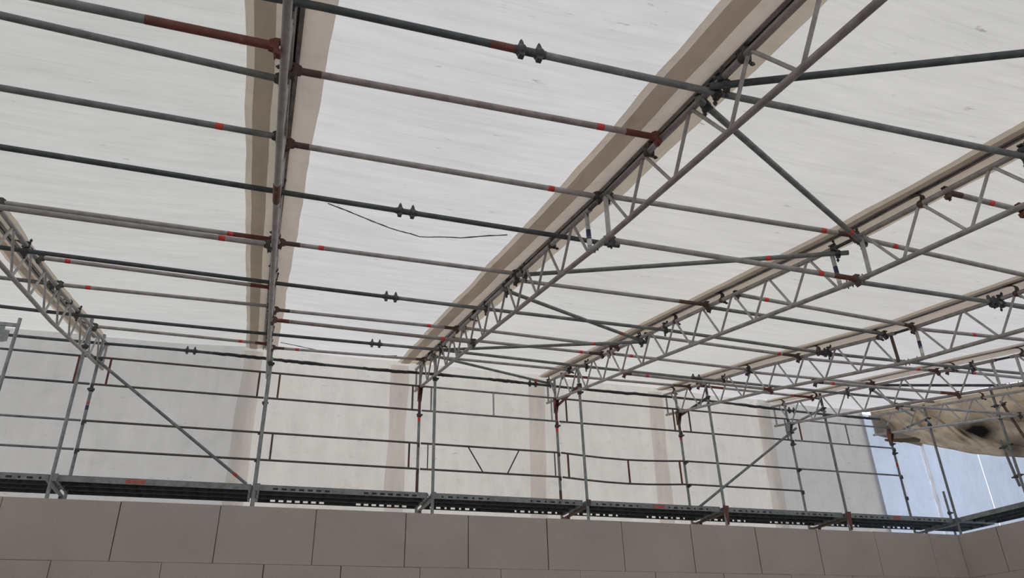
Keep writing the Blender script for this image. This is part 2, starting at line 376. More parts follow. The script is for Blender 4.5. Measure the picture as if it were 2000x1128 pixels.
for i in range(7):
    xa, xb = edges[i], edges[i+1]
    wall_sheet('wall_tarpaulin', (xa, YT, 0), (xb, YT, 0), lambda u, xa=xa, xb=xb: zroof(xa+(xb-xa)*u, YT)+0.17-0.02*math.sin(math.pi*u), -1.5, 'walltarp2' if i in (0, 1, 6) else 'walltarp', 'off-white wall tarpaulin '+wl[i], 3.1*i, amp=0.035)
# overlap strips behind every outer post
for k in range(1, 6):
    mb = MB(); xa = XK[k]-0.45 if k else XK[k]-0.40
    def fn(u, v, xa=xa, k=k):
        z = -1.4+(zl(k, YT)+HU+0.05+1.4)*v
        x = xa+0.32*u+0.03*nz(z*1.1, k*4.0, u)+(0.02*z if k > 2 else 0.0)
        return P(x, YT-0.05-0.02*math.sin(math.pi*u)*(1+nz(z*1.5, k)), z)
    mb.grid(fn, 6, 60); t = mb.build('tarpaulin_overlap', 'wallflap')
    tag(t, 'beige vertical overlap of the wall sheeting behind the %s outer post' % GL[k], 'tarpaulin flap', 'vertical overlaps of the wall sheeting')
# bluish new sheeting round the right corner
XS = 14.27
def edgez(Y):
    pts = [(-6, 3.4), (8, 3.6), (10.75, 3.76), (11.38, 3.96), (12.0, 4.2), (12.65, 4.5), (13.1, 4.72)]
    for a, b in zip(pts, pts[1:]):
        if Y <= b[0]: break
    return a[1]+(b[1]-a[1])*(Y-a[0])/(b[0]-a[0])
wall_sheet('corner_tarpaulin', (12.70, YT+0.04, 0), (XS, YT+0.04, 0), lambda u: 5.30-0.0*u, -1.5, 'bluetarp', 'bluish white plastic sheeting on the back side of the right corner', 9.0, amp=0.03)
for ya, yb, lb in ((YT, 11.785, 'bright bluish side sheeting between the right corner and the pale seam'), (11.765, YEND-2, 'bright bluish white sheeting on the right side, right of the pale seam')):
    wall_sheet('side_tarpaulin', (XS, ya, 0), (XS, yb, 0), lambda u, ya=ya, yb=yb: edgez(ya+(yb-ya)*u)+0.10, -1.5, 'bluetarp', lb, 14.0, amp=0.04, nu=20 if ya > 12 else 90, nrm=EX)
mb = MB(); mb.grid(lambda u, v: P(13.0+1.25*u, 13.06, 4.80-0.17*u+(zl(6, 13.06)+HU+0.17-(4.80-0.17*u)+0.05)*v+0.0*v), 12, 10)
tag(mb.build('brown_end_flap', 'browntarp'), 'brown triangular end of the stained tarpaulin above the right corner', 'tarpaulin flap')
wall_sheet('side_tarpaulin', (-8.6, YT, 0), (-8.6, YEND-2, 0), lambda u: zroof(-8.6, YT-(YT-YEND+2)*u)+0.17, -1.5, 'walltarp', 'off-white sheeting closing the far left side', 18.0, amp=0.05, nu=40, nrm=EX)
# pale vertical weld of the side sheeting and crumpled corner edge
for (y, nm, lb, wd) in ((11.775, 'sheeting_seam', 'pale vertical seam in the bluish side sheeting', 0.05),):
    mb = MB()
    mb.grid(lambda u, v: P(XS+0.004, y-0.02+0.04*u, -1.4+(edgez(y)+1.48)*v), 3, 40)
    tag(mb.build(nm, 'clear'), lb, 'seam')
mb = MB()
def fn(u, v):
    z = 0.5+4.2*v; a = math.pi/2*u
    r = 0.05+0.035*nz(z*3.2, u*3)+0.02*nz(z*8, u*6+4)
    return P(XS-0.02-r*math.cos(a)*1.0-0.0, YT-0.02-r*math.sin(a), z)
mb.grid(fn, 8, 70)
tag(mb.build('crumpled_sheet_edge', 'wallflap'), 'crumpled edge of plastic sheeting hanging down the right corner', 'tarpaulin flap')
# sagging brown tarpaulin over the right walkway
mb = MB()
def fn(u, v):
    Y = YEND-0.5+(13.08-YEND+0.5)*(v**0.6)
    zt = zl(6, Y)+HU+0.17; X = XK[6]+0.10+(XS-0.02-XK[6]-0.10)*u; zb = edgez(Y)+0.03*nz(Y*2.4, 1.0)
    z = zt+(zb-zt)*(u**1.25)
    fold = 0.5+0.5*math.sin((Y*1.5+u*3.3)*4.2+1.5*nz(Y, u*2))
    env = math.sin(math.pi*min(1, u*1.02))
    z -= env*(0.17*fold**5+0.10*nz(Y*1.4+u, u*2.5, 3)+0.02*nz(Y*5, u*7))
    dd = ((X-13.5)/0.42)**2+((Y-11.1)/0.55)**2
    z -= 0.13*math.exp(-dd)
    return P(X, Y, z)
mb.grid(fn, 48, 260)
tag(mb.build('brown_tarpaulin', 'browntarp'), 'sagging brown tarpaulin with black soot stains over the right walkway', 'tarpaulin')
# rolled lower hem of the brown tarp
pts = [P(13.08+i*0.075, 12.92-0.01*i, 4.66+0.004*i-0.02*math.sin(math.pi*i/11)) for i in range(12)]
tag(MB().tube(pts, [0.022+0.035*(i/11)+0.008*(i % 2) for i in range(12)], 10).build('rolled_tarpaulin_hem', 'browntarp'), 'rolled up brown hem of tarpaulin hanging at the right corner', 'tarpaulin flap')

# ------------------------------------------------------------------ lattice girders
JY = [5.0, 5.1, 5.12, 4.97, 6.9, 7.6, 99]
def girder(k):
    J = JY[k]
    lab = ['lattice girder at the left edge descending towards the first scaffold posts', 'lattice girder seen edge-on, running straight overhead', 'large lattice girder running from the eave to the top right, with a blue sticker',
           'fourth lattice girder from the left, its joint marked by a blue sticker', 'fifth lattice girder from the left with one rust-brown end post', 'sixth lattice girder from the left, in front of the bluish corner', 'rightmost lattice girder, in front of the brown tarpaulin'][k]
    t = thing('lattice_girder', P(XK[k], 12.95, zl(k, 12.95)), lab, 'girder', 'lattice roof girders')
    bm = 'warm' if k in (2,) else ('galv2' if k < 6 else 'galv')
    def c(Y, upr, dz=0): return P(xchord(k, Y, upr), Y, zl(k, Y)+(HU if upr else 0)+dz)
    brk = sorted([p[0] for p in PLT[k] if YEND < p[0] < 13], reverse=True)
    for upr, nm in ((0, 'bottom_chord'), (1, 'top_chord')):
        j = J if J < 20 else 9.0
        for a, b, s in ((13.0, j, 0), (j, YEND+0.1, 1)):
            ys = [a]+[y for y in brk if b+0.05 < y < a-0.05]+[b]
            if upr and J < 20:            # a gap in the upper chord at the section joint
                if s == 0: ys[-1] = b+0.12
                else: ys[0] = a-0.12
            MB().tube([c(y, upr) for y in ys], 0.0242, 14).build(nm, (bm if upr == 0 or k != 2 else 'galv2'), t)
    if J < 20:
        # spigot and pins of the joint
        MB().tube([c(J+0.16, 0), c(J-0.16, 0)], 0.0285, 12).build('spigot_sleeve', 'rust' if k == 1 else 'galv2', t)
        MB().tube([c(J+0.22, 1), c(J-0.22, 1)], 0.0175, 10).build('spigot', 'coupler', t)
        mb = MB()
        for yy in (J+0.1, J-0.1, J+0.04): mb.tube([c(yy, 0, -0.045)-EX*0.0, c(yy, 0, 0.045)], 0.006, 6)
        for yy in (J+0.18, J-0.18): mb.tube([c(yy, 1, -0.05), c(yy, 1, 0.03)], 0.007, 6)
        mb.build('pin', 'coupler', t)
        for s in (1, -1):
            mt = 'galv' if not (k == 4 and s == 1) else 'brown'
            ep = MB().tube([c(J+0.19*s, 0, 0.02), c(J+0.20*s, 1, -0.02)], 0.021, 12).build('end_post', mt, t)
            if mt == 'brown': ep['label'] = 'rust-brown end post'
            if (k in (2, 3) and s == 1) or (k == 4 and s == -1):
                a, b = c(J+0.19*s, 0), c(J+0.20*s, 1)
                for f, mt2, nm2, ll in ((0.42, 'blue', 'blue_sticker', 0.10), (0.50 if k != 3 else 0.30, 'orange', 'red_sticker', 0.03), (0.25, 'white', 'white_sticker', 0.09)):
                    MB().tube([a+(b-a)*f-(b-a).normalized()*ll/2, a+(b-a)*f+(b-a).normalized()*ll/2], 0.0222, 12).build(nm2, mt2, ep)
    js = J if J < 20 else 6.5
    def diag(y0, y1):      # bottom node y0 to top node y1
        MB().tube([c(y0, 0, 0.018), c(y1, 1, -0.018)], 0.0138, 10).build('diagonal_strut', 'galv' if k != 2 else 'galv2', t)
    n = 0; yb = js+0.22
    while yb < 12.9:
        yt = yb+0.31
        if yt < 12.95: diag(yb+0.02, yt-0.03)
        if yb+0.665 < 12.95: diag(yb+0.665-0.02, yt+0.03)
        yb += 0.665
    yt = js-0.22
    while yt > 0.3:
        yb = yt-0.345
        diag(yb+0.03, yt-0.02)
        diag(yb-0.03, yt-0.69+0.03)
        yt -= 0.69
    # end upright at the eave
    MB().tube([c(12.93, 0, 0.02), c(12.93, 1, -0.02)], 0.019, 10).build('end_post', 'galv', t)
    # forked bracket carrying the girder on the outer post
    pl = MB()
    zc = zl(k, YO)
    if k >= 2:
        for s in (-1, 1):
            pl.prism([(-0.03, 0.02), (0.10, 0.02), (0.08, -0.08), (-0.01, -0.26), (-0.03, -0.26)], P(XK[k]+0.031*s, YO, zc), -EY, EZ, EX, 0.008)
        pl.tube([P(XK[k]-0.06, YO-0.06, zc-0.02), P(XK[k]+0.06, YO-0.06, zc-0.02)], 0.01, 8)
        o = pl.build('support_fork', 'rust' if k in (2, 3, 6) else ('brown' if k == 4 else 'post'), t)
    # curved hooks that carry the keder rail
    hooks = [2.7, 4.05, 7.05, 8.15, 10.15, 11.8] if k not in (2,) else [2.9, 4.15, 6.2, 7.7, 9.2, 10.9, 12.0]
    if k in (4, 5): hooks = [5.3, 7.3, 8.45, 10.15, 11.6, 12.6]
    for y in hooks:
        mb = MB(); p0 = c(y, 1); p1 = P(XK[k]+KO[k], y+0.10, zl(k, y+0.10)+HU+0.115)
        d = EY*0.98+EZ*0.19; clamp_ring(mb, p0, d, lug=EX*(-1 if k < 2 else 1))
        mid = (p0+p1)/2-EY*0.085+EZ*0.02
        arc = []
        for i in range(9):
            s = i/8; arc.append(p0*(1-s)**2+mid*2*s*(1-s)+p1*s*s-EY*0.03*math.sin(math.pi*s))
        for a_, b_ in zip(arc, arc[1:]):
            dd = (b_-a_).normalized(); uu = EX; ww = dd.cross(uu).normalized()
            mb.box((a_+b_)/2, ((b_-a_).length*1.25, 0.05, 0.010), (dd, uu, ww))
        mb.build('keder_hook', 'brown' if k > 2 else 'coupler', t)
    return t
for k in range(7): girder(k)

# keder rails
for k in range(7):
    t = thing('keder_rail', P(XK[k]+KO[k], 13.0, zl(k, 13.0)+HU+0.12), 'dark aluminium keder rail clamping the sheeting above the '+GD[k], 'rail', 'keder rails above the girders')
    ys = [13.05]+sorted([p[0] for p in PLT[k] if YEND < p[0] < 13], reverse=True)+[YEND]
    for dx, nm in ((-0.022, 'rail_lip'), (0.022, 'rail_lip')):
        mb = MB()
        for a, b in zip(ys, ys[1:]):
            pa, pb = P(XK[k]+KO[k]+dx, a, zl(k, a)+HU+0.125), P(XK[k]+KO[k]+dx, b, zl(k, b)+HU+0.125)
            dd = (pb-pa).normalized(); mb.box((pa+pb)/2, ((pb-pa).length, 0.030, 0.03), (dd, EX, dd.cross(EX)))
        mb.build(nm, 'alu', t)
    mb = MB()
    for a, b in zip(ys, ys[1:]):
        pa, pb = P(XK[k]+KO[k], a, zl(k, a)+HU+0.142), P(XK[k]+KO[k], b, zl(k, b)+HU+0.142)
        dd = (pb-pa).normalized(); mb.box((pa+pb)/2, ((pb-pa).length, 0.06, 0.01), (dd, EX, dd.cross(EX)))
    mb.build('rail_web', 'plastic', t)

# ------------------------------------------------------------------ purlins between girders
# bay, level (0 = on lower chords, 1 = on upper chords), depth at left and right girder, x of the red band, rusty left end, rusty right end, material
PUR = [
 (0, 0, 3.19, 3.27, None, 0, 0.62, 'mid'), (0, 1, 3.92, 4.16, None, 0, 0, 'mid'), (0, 1, 4.80, 4.93, -0.57, 0, 0, 'mid'),
 (0, 1, 6.92, 7.20, -0.54, 0, 0.40, 'galv2'), (0, 0, 5.99, 6.27, -0.53, 0, 0, 'galv2'), (0, 1, 8.40, 8.93, -2.25, 0, 0.22, 'galv2'),
 (0, 1, 9.36, 9.81, -2.21, 0, 0, 'galv2'), (0, 1, 11.61, 12.15, -0.48, 0, 0.18, 'galv2'),
 (1, 1, 4.02, 3.94, 2.10, 0.14, 0.22, 'warm'), (1, 1, 5.01, 4.99, 2.12, 0.12, 0, 'galv2'), (1, 1, 7.26, 7.21, 0.38, 0.16, 0, 'galv2'),
 (1, 1, 9.96, 9.87, 2.14, 0.15, 0.15, 'galv2'), (1, 0, 8.96, 8.99, 2.14, 0.15, 0, 'warm'), (1, 1, 12.39, 12.15, 0.43, 0.15, 0.1, 'galv2'),
 (2, 1, 4.95, 4.80, 4.79, 0, 0.15, 'galv2'), (2, 0, 4.99, 4.91, 4.73, 0, 0.22, 'galv2'), (2, 1, 7.43, 7.32, None, 0, 0.35, 'galv2'),
 (2, 1, 9.79, 9.82, None, 0, 0.12, 'galv2'), (2, 1, 10.46, 10.38, 4.76, 0, 0.2, 'galv2'), (2, 1, 11.84, 11.77, None, 0, 0, 'galv2'),
 (3, 0, 3.30, 3.30, None, 0.12, 0, 'galv2'), (3, 1, 3.82, 3.84, 5.68, 0.12, 0, 'galv2'), (3, 1, 4.83, 4.90, 5.64, 0, 0.1, 'galv2'), (3, 1, 6.80, 6.70, 5.60, 0, 0.1, 'galv2'),
 (3, 1, 7.40, 7.15, None, 0, 0, 'mid'), (3, 1, 9.02, 8.85, 7.36, 0, 0.25, 'galv2'), (3, 0, 9.84, 9.64, 5.58, 0.08, 0.1, 'galv2'),
 (3, 1, 10.28, 10.11, 5.58, 0, 0, 'galv2'), (3, 1, 12.27, 11.96, 5.5, 0.45, 0.3, 'galv2'),
 (4, 1, 5.63, 5.6, None, 0, 0, 'dark'), (4, 1, 6.78, 6.67, 8.75, 0, 0.5, 'galv2'), (4, 1, 8.97, 8.72, 9.91, 0, 0.15, 'galv2'),
 (4, 0, 8.72, 8.48, 8.07, 0.1, 0.3, 'galv2'), (4, 1, 10.27, 10.07, None, 0, 0.15, 'galv2'), (4, 1, 11.79, 11.68, 9.81, 0.5, 0.4, 'galv2'),
 (5, 1, 7.15, 7.1, None, 0, 0, 'mid'), (5, 1, 8.62, 8.53, 10.89, 0.1, 0, 'galv2'), (5, 0, 9.78, 9.52, None, 0.08, 0, 'galv2'), (5, 1, 6.0, 5.95, None, 0, 0, 'galv2'),
 (-1, 1, 9.30, 9.36, None, 0, 0, 'mid'),
]
BAYN = {-1: 'left of the first girder', 0: 'left of the overhead girder', 1: 'right of the overhead girder', 2: 'in the third roof bay',
        3: 'in the fourth roof bay', 4: 'in the fifth roof bay', 5: 'in the sixth roof bay'}
def ptz(k, Y, lev): return zl(k, Y)+(0, 0.43, 0.36)[lev]
cnt = {}
order = {}
for i, p in enumerate(PUR): order.setdefault(p[0], []).append(((zl(p[0], p[2])+(0, 0.43)[p[1]])/p[2], i))
rank = {}
for b_, lst in order.items():
    for r_, (s_, i) in enumerate(sorted(lst)): rank[i] = (r_, len(lst))
MN = {'mid': 'grey-green', 'galv2': 'grey galvanised', 'warm': 'brownish grey', 'dark': 'dark'}
for i, (bay, lev, ya, yb, bx, ra, rb, mt) in enumerate(PUR):
    ka, kb = bay, bay+1
    xa = XK[0]-L if bay < 0 else xchord(ka, ya, lev); xb = xchord(kb, yb, lev)
    a = P(xa, ya, ptz(ka, ya, lev)); b = P(xb, yb, ptz(kb, yb, lev))
    d = (b-a).normalized(); a2 = a+d*0.075; b2 = b-d*0.075
    r_, n_ = rank[i]
    extra = ', red banded' if bx is not None else (', rusty at one end' if max(ra, rb) > 0.3 else '')
    if n_ > 1:
        rk = 'nearest the eave' if r_ == 0 else ('nearest the camera' if r_ == n_-1 else ORD[r_]+' from the eave')
        lab = f'{MN[mt]} ledger, {rk}, {BAYN[bay]}{extra}'
    else: lab = f'{MN[mt]} ledger tube {BAYN[bay]}{extra}'
    t = thing('ledger_tube', a, lab, 'scaffold tube', 'ledger tubes between the roof girders')
    MB().tube([a2, b2], 0.0242, 14).build('tube', mt, t)
    if ra > 0: 
        o = MB().tube([a2-d*0.001, a2+d*ra], 0.0249, 14).build('painted_end', 'rust' if ra > 0.3 or (lev == 0 and bay < 3) else 'brown', t); o['label'] = 'rust-red painted end'
    if rb > 0:
        o = MB().tube([b2-d*rb, b2+d*0.001], 0.0249, 14).build('painted_end', 'rust' if rb > 0.38 or (bay < 2 and rb > 0.17) or lev == 0 else 'brown', t); o['label'] = 'rust-red painted end'
    if bx is not None: band(t, a, b, (bx-a.x)/d.x, L=0.055)
    for e, s, rr in ((a, 1, ra), (b, -1, rb)):
        # wedge head: claw that hooks round the chord, with a wedge through it
        mb = MB(); dd = d*s
        if bay < 0 and s == 1: continue
        mb.prism([(0.085, 0.025), (0.085, -0.025), (0.058, -0.032), (0.050, -0.066), (0.018, -0.070), (0.006, -0.042), (0.028, -0.028), (0.034, 0.026), (0.004, 0.034), (0.006, 0.044), (0.055, 0.044)], e, dd, EZ, EY, 0.040)
        mb.box(e+dd*0.045-EZ*0.03, (0.008, 0.022, 0.11), (dd, EY, EZ))
        mb.build('wedge_head', 'rust' if (rr > 0.17 and bay < 2) or rr > 0.38 or (rr > 0.05 and bay == 3 and lev == 0) else ('brown' if rr > 0 else 'coupler'), t)

# long dark tubes threading under the upper chords, spliced with sleeve couplers
LT = [
 ('A', 'dark', [(0, 3.35), (1, 3.26), (2, 3.22), (3, 3.10), (4, 3.0), (5, 2.9)], [1.29], 'nearest the camera, high in the picture', 2),
 ('D', 'dark', [(-1, 5.5), (0, 5.59), (1, 5.81), (2.22, 5.81)], [1.02], 'second nearest the camera', 2),
 ('D3', 'dark', [(3, 4.97), (4, 5.5), (5, 5.6)], [7.55], 'starting at the fourth girder', 3),
 ('F', 'dark', [(-1, 7.9), (0, 8.03), (1, 8.51), (2, 8.51), (3, 8.42), (4, 8.24), (5, 8.13), (6, 8.0)], [1.35, 7.60], 'third from the eave end', 2),
 ('I', 'dark', [(-1, 10.5), (0, 10.64), (1, 11.16), (2, 11.03), (3, 11.09), (4, 10.9), (5, 10.76), (5.75, 10.68)], [1.56, 7.2], 'second from the eave', 2),
]
def kx(f, Y, lev=1):
    if f < 0: return XK[0]+f*L
    k = int(f); return XK[k]+(f-k)*L
def kz(f, Y, off):
    k = int(math.floor(f)); t = f-k
    return zl(k, Y)*(1-t)+zl(k+1, Y)*t+off
for nm, mt, pts, sl, lab, lev in LT:
    P3 = []
    for f, Y in pts:
        off = 0.36 if not (nm == 'D3' and f == 3) else 0.0
        P3.append(P(kx(f, Y), Y, kz(f, Y, off)))
    if nm != 'D3' and pts[0][0] <= 0: P3[0] = P3[0]
    def at(x):
        for a, b in zip(P3, P3[1:]):
            if a.x <= x <= b.x: return a+(b-a)*((x-a.x)/(b.x-a.x)), (b-a).normalized()
    cuts = [P3[0].x]+sl+[P3[-1].x]
    for j, (xa, xb) in enumerate(zip(cuts, cuts[1:])):
        seg = [at(xa)[0]]+[p for p in P3 if xa+0.01 < p.x < xb-0.01]+[at(xb)[0]]
        nmz = 'left' if j == 0 and len(cuts) > 2 else ('right' if j == len(cuts)-2 and len(cuts) > 2 else 'middle')
        t = thing('scaffold_tube', seg[0], f'long dark tube under the girders, {lab}'+(f', {nmz} length' if len(cuts) > 2 else ''), 'scaffold tube', 'long dark tubes under the girders')
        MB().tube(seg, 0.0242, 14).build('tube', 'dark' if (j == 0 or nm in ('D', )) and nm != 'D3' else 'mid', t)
        if j < len(cuts)-2:
            p, d = at(xb); sleeve(t, p, d)
            if nm == 'A': band(t, p-d*0.30, p, 0.15, mat='rust', L=0.22, name='red_paint_patch')
        for f, Y in pts:
            if f == int(f) and f >= 0 and xa < kx(f, Y) <= xb:
                k = int(f); q, d = at(min(max(xchord(k, Y, 1), xa+1e-3), xb-1e-3))
                if nm == 'D3' and k == 3: continue
                coupler(t, q, EX, P(xchord(k, Y-0.0, 1), Y, zl(k, Y)+HU), EY*0.98+EZ*0.19)

# eave tube with black plastic wrapped round parts of it
YE, ZE = 12.74, 5.12
cuts = [-8.2, -4.6, -1.25, 4.79, 10.6, 12.9]
for j, (xa, xb) in enumerate(zip(cuts, cuts[1:])):
    def pe(x): return P(x, YE, ZE-0.012*max(0, x-7)-0.012*math.sin(x*1.3))
    seg = [pe(xa+(xb-xa)*i/8) for i in range(9)]
    t = thing('eave_tube', seg[0], 'eave tube under the edge of the roof sheeting, %s length from the left' % ORD[j], 'scaffold tube', 'tubes along the eave')
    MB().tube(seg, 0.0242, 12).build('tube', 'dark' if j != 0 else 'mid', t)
    if j < 4: sleeve(t, pe(xb), EX)
    for w0, w1 in [(-1.9, -1.2), (-0.9, -0.05), (0.15, 0.95), (1.6, 2.55), (2.75, 3.25), (3.9, 4.6), (5.9, 7.6), (9.2, 10.2), (11.9, 12.7)]:
        if w0 >= xa and w1 <= xb:
            n = 18; pts = [pe(w0+(w1-w0)*i/n)+EZ*(0.012*nz(i*0.5, w0))+EY*0.01*nz(i*0.4, w0+3) for i in range(n+1)]
            MB().tube(pts, [0.0255+0.012*abs(math.sin(math.pi*i/n))*(0.3+abs(nz(i*0.45, w0*2))) for i in range(n+1)], 9).build('plastic_wrap', 'plastic', t)

# slanting brace tubes between third and fourth girders (in the plane of the upper chords)
BR = [((2, 3.13), (3, 1.55), 'dark', 'grey-green brace tube running from the third girder to the top right corner', None),
      ((2, 3.38), (3, 4.80), 'mid', 'steep brace tube from the big coupler cluster down to the fourth girder', 0.9),
      ((2, 7.05), (3, 5.12), 'mid', 'nearly level brace tube ending at the blue sticker of the fourth girder', 0.80),
      ((2, 7.70), (3, 9.15), 'mid', 'brace tube slanting down right, crossing the middle of the third roof bay', 0.82),
      ((2, 11.05), (3, 9.20), 'mid', 'brace tube rising gently to the right beneath its crossing partner', 0.78),
      ((2, 11.55), (3, 12.85), 'mid', 'brace tube nearest the eave in the third roof bay, with a red band', 0.85)]
for (ka, ya), (kb, yb), mt, lab, bf in BR:
    a = P(XK[ka]+0.02, ya, zl(ka, ya)+HU-0.05); b = P(XK[kb]+0.03, yb, zl(kb, yb)+HU-0.05); d = (b-a).normalized()
    t = thing('brace_tube', a, lab, 'scaffold tube', 'brace tubes of the third roof bay')
    MB().tube([a-d*0.10, b+d*0.10], 0.0242, 14).build('tube', mt, t)
    for p, k, y in ((a, ka, ya), (b, kb, yb)): coupler(t, p, d, P(XK[k], y, zl(k, y)+HU+0.005), EY*0.98+EZ*0.19)
    if bf: band(t, a, b, (b-a).length*bf)
a = P(XK[5], 10.16, zl(5, 10.16)+0.43); b = P(XK[6], 8.81, zl(6, 8.81)+0.43)
t = thing('brace_tube', a, 'dark level-looking brace tube in the last roof bay, far right', 'scaffold tube', 'dark braces at the far right')
MB().tube([a, b], 0.0242, 12).build('tube', 'dark', t); coupler(t, a, b-a, P(XK[5], 10.16, zl(5, 10.16)+HU-0.03), EY)
a = P(XK[5], 10.2, zl(5, 10.2)+0.36); b = P(XK[6]-0.9, 11.0, zl(6, 11.0)+0.10)
t = thing('brace_tube', a, 'grey tube slanting down right of the sixth girder', 'scaffold tube', 'dark braces at the far right')
MB().tube([a, b], 0.0242, 12).build('tube', 'galv2', t); coupler(t, a, b-a, P(XK[5], 10.2, zl(5, 10.2)+HU), EY)

# ------------------------------------------------------------------ scaffold posts
PN = ['first', 'second', 'third', 'fourth', 'fifth', 'sixth', 'seventh']
def standard(x, y, zt, lab, mt='post', bands=(), collars=(), r=0.0242, rustseg=(), grp='scaffold posts', stick=()):
    a, b = P(x, y, -1.58), P(x, y, zt)
    t = thing('scaffold_post', a, lab, 'scaffold post', grp)
    MB().tube([a, b], r, 14).build('tube', mt, t)
    MB().box(a+EZ*0.0, (0.15, 0.15, 0.01)).build('base_plate', 'galv', t)
    for z in bands: band(t, P(x, y, z-0.5), b, 0.5, L=0.08, r=r+0.0012)
    for z in stick:
        o = band(t, P(x, y, z-0.5), b, 0.5, 'blue', L=0.07, r=r+0.001, name='blue_sticker'); o2 = band(t, P(x, y, z-0.43), b, 0.5, 'orange', L=0.05, r=r+0.001, name='red_sticker')
    for z0, z1, m2 in rustseg:
        o = MB().tube([P(x, y, z0), P(x, y, z1)], r+0.0007, 14).build('rusty_stretch', m2, t); o['label'] = 'rust-coloured stretch of the post'
    for z in collars:
        mb = MB(); mb.tube([P(x, y, z-0.035), P(x, y, z-0.02), P(x, y, z+0.02), P(x, y, z+0.035)], [r+0.002, r+0.016, r+0.016, r+0.002], 12)
        mb.box(P(x, y-r-0.012, z), (0.10, 0.02, 0.03)); mb.tube([P(x+0.045, y-r-0.04, z), P(x+0.045, y-r+0.02, z)], 0.009, 6)
        mb.build('collar', 'coupler', t)
    # small cups the guardrails hook on
    return t
ZR = {1: 3.3207, 2: 3.7596, 3: 4.3407, 4: 4.7845}
desc_o = ['beneath the first girder, with a blue and red sticker', 'beneath the overhead girder', 'beneath the third girder, rusty at the top with a red band', 'beneath the fourth girder, with a red band',
          'beneath the fifth girder, with a small red band', 'beneath the sixth girder, reached by the right diagonal brace', 'at the bluish corner, with a red band']
for k in range(7):
    t = standard(XK[k], YO, 5.2 if k < 6 else 4.86, 'outer scaffold post '+desc_o[k], 'post' if k < 6 else 'mid',
             bands={2: (4.20,), 3: (4.20,), 4: (4.22,), 6: (4.0,)}.get(k, ()), collars=(4.27,) if k < 6 else (4.45, 4.25),
             rustseg={2: ((2.7, 3.3, 'brown'), (4.3, 4.78, 'rust')), 3: ((2.7, 3.1, 'brown'), (4.3, 4.7, 'rust')), 4: ((4.3, 4.7, 'brown'),), 6: ((4.5, 4.84, 'brown'),)}.get(k, ()), stick={0: (3.98,)}.get(k, ()),
             grp='outer scaffold posts')
    mb = MB()      # guardrail pockets
    for r_ in (1, 2, 3, 4): mb.box(P(XK[k], YO-0.03, ZR[r_]-0.02), (0.05 if k > 3 else 0.035, 0.03, 0.07))
    mb.build('rail_pocket', 'coupler', t)
ZIN = [5.02, 4.66, 4.98, 4.98, 5.0, 5.0, 4.98]
desc_i = ['on the far left, in front of the decking', 'below the overhead girder, at the end of the long brace', 'at the third girder', 'at the fourth girder, right of the V-barred guardrail', 'at the fifth girder, standing on a red bracket',
          'at the sixth girder, in front of the last wall bay', 'at the inside corner of the walkway on the right']
for k in range(7):
    x = XK[k] if k != 1 else XK[1]-0.02
    standard(x+0.03*(k > 0), YI, ZIN[k], 'inner scaffold post '+desc_i[k], 'post' if k < 5 else 'mid', collars=(4.55,), grp='inner scaffold posts',
             rustseg=((4.75, 4.97, 'dark'),) if k in (4, 5) else ())
standard(-3.45, YI, 4.89, 'short-topped grey post at the left edge of the picture', 'post', grp='posts at the ends')
standard(12.90, 9.96, 4.9, 'inner scaffold post of the right walkway near the picture edge', 'mid', collars=(4.2,), grp='right walkway posts', rustseg=((2.3, 2.72, 'rust'),))
standard(13.93, YO, 3.5, 'outer corner post on the right, in front of the crumpled sheeting', 'mid', collars=(3.05,), grp='right walkway posts')
standard(13.93, 9.96, 4.5, 'outer post of the right walkway beyond the picture edge', 'mid', grp='right walkway posts')
# short doubled tube clamped to the right walkway post
a, b = P(12.95, 10.14, 3.84), P(12.95, 10.06, 2.98)
t = thing('short_tube', b, 'short tube clamped beside the right walkway post', 'scaffold tube')
MB().tube([a, b], 0.0242, 12).build('tube', 'mid', t); coupler(t, P(12.95, 10.07, 3.15), EZ, P(12.92, 9.98, 3.15), EZ); coupler(t, P(12.95, 10.12, 3.7), EZ, P(12.92, 9.98, 3.7), EZ)
a, b = P(12.95, 9.88, 4.50), P(12.95, 9.55, 3.35)
t = thing('brace_tube', a, 'dark brace slanting down beside the right walkway post, over the soot stains', 'scaffold tube', 'dark braces at the far right')
MB().tube([a, b], 0.0242, 12).build('tube', 'brown', t); coupler(t, P(12.95, 9.86, 4.43), b-a, P(12.9, 9.96, 4.43), EZ)
# gate-like bracket on the far-left post
t = thing('bracket_frame', P(-3.9, YI, 4.7), 'grey bracket frame beside the short-topped post at the left edge', 'bracket')
mb = MB(); mb.box(P(-3.72, YI, 4.78), (0.5, 0.03, 0.05)); mb.build('arm', 'post', t)
mb = MB(); mb.prism([(-0.13, 0), (0.0, 0), (0.0, -0.05), (0.07, -0.06), (0.07, -0.22), (0.0, -0.24), (-0.10, -0.17), (-0.13, -0.1)], P(-3.60, YI, 4.75), EX, EZ, EY, 0.01); mb.build('plate', 'post', t)

# horizontal knee tubes from outer to inner posts under the girder ends
for k in (3, 4, 5, 6):
    z = 4.68; a, b = P(XK[k]+0.05, YO+0.02, z), P(XK[k]+0.05, YI-0.02, z+0.02)
    if k == 6: a = P(XK[k]+0.05, YO-0.35, z)
    t = thing('knee_tube', a, 'short tube linking outer and inner posts under the %s girder from the left' % GL[k], 'scaffold tube', 'short tubes linking the posts')
    MB().tube([a, b], 0.0242, 12).build('tube', {3: 'rust', 4: 'brown'}.get(k, 'post'), t)
    coupler(t, P(XK[k]+0.05, YI+0.05, z), EY, P(XK[k]+0.03, YI, z), EZ)

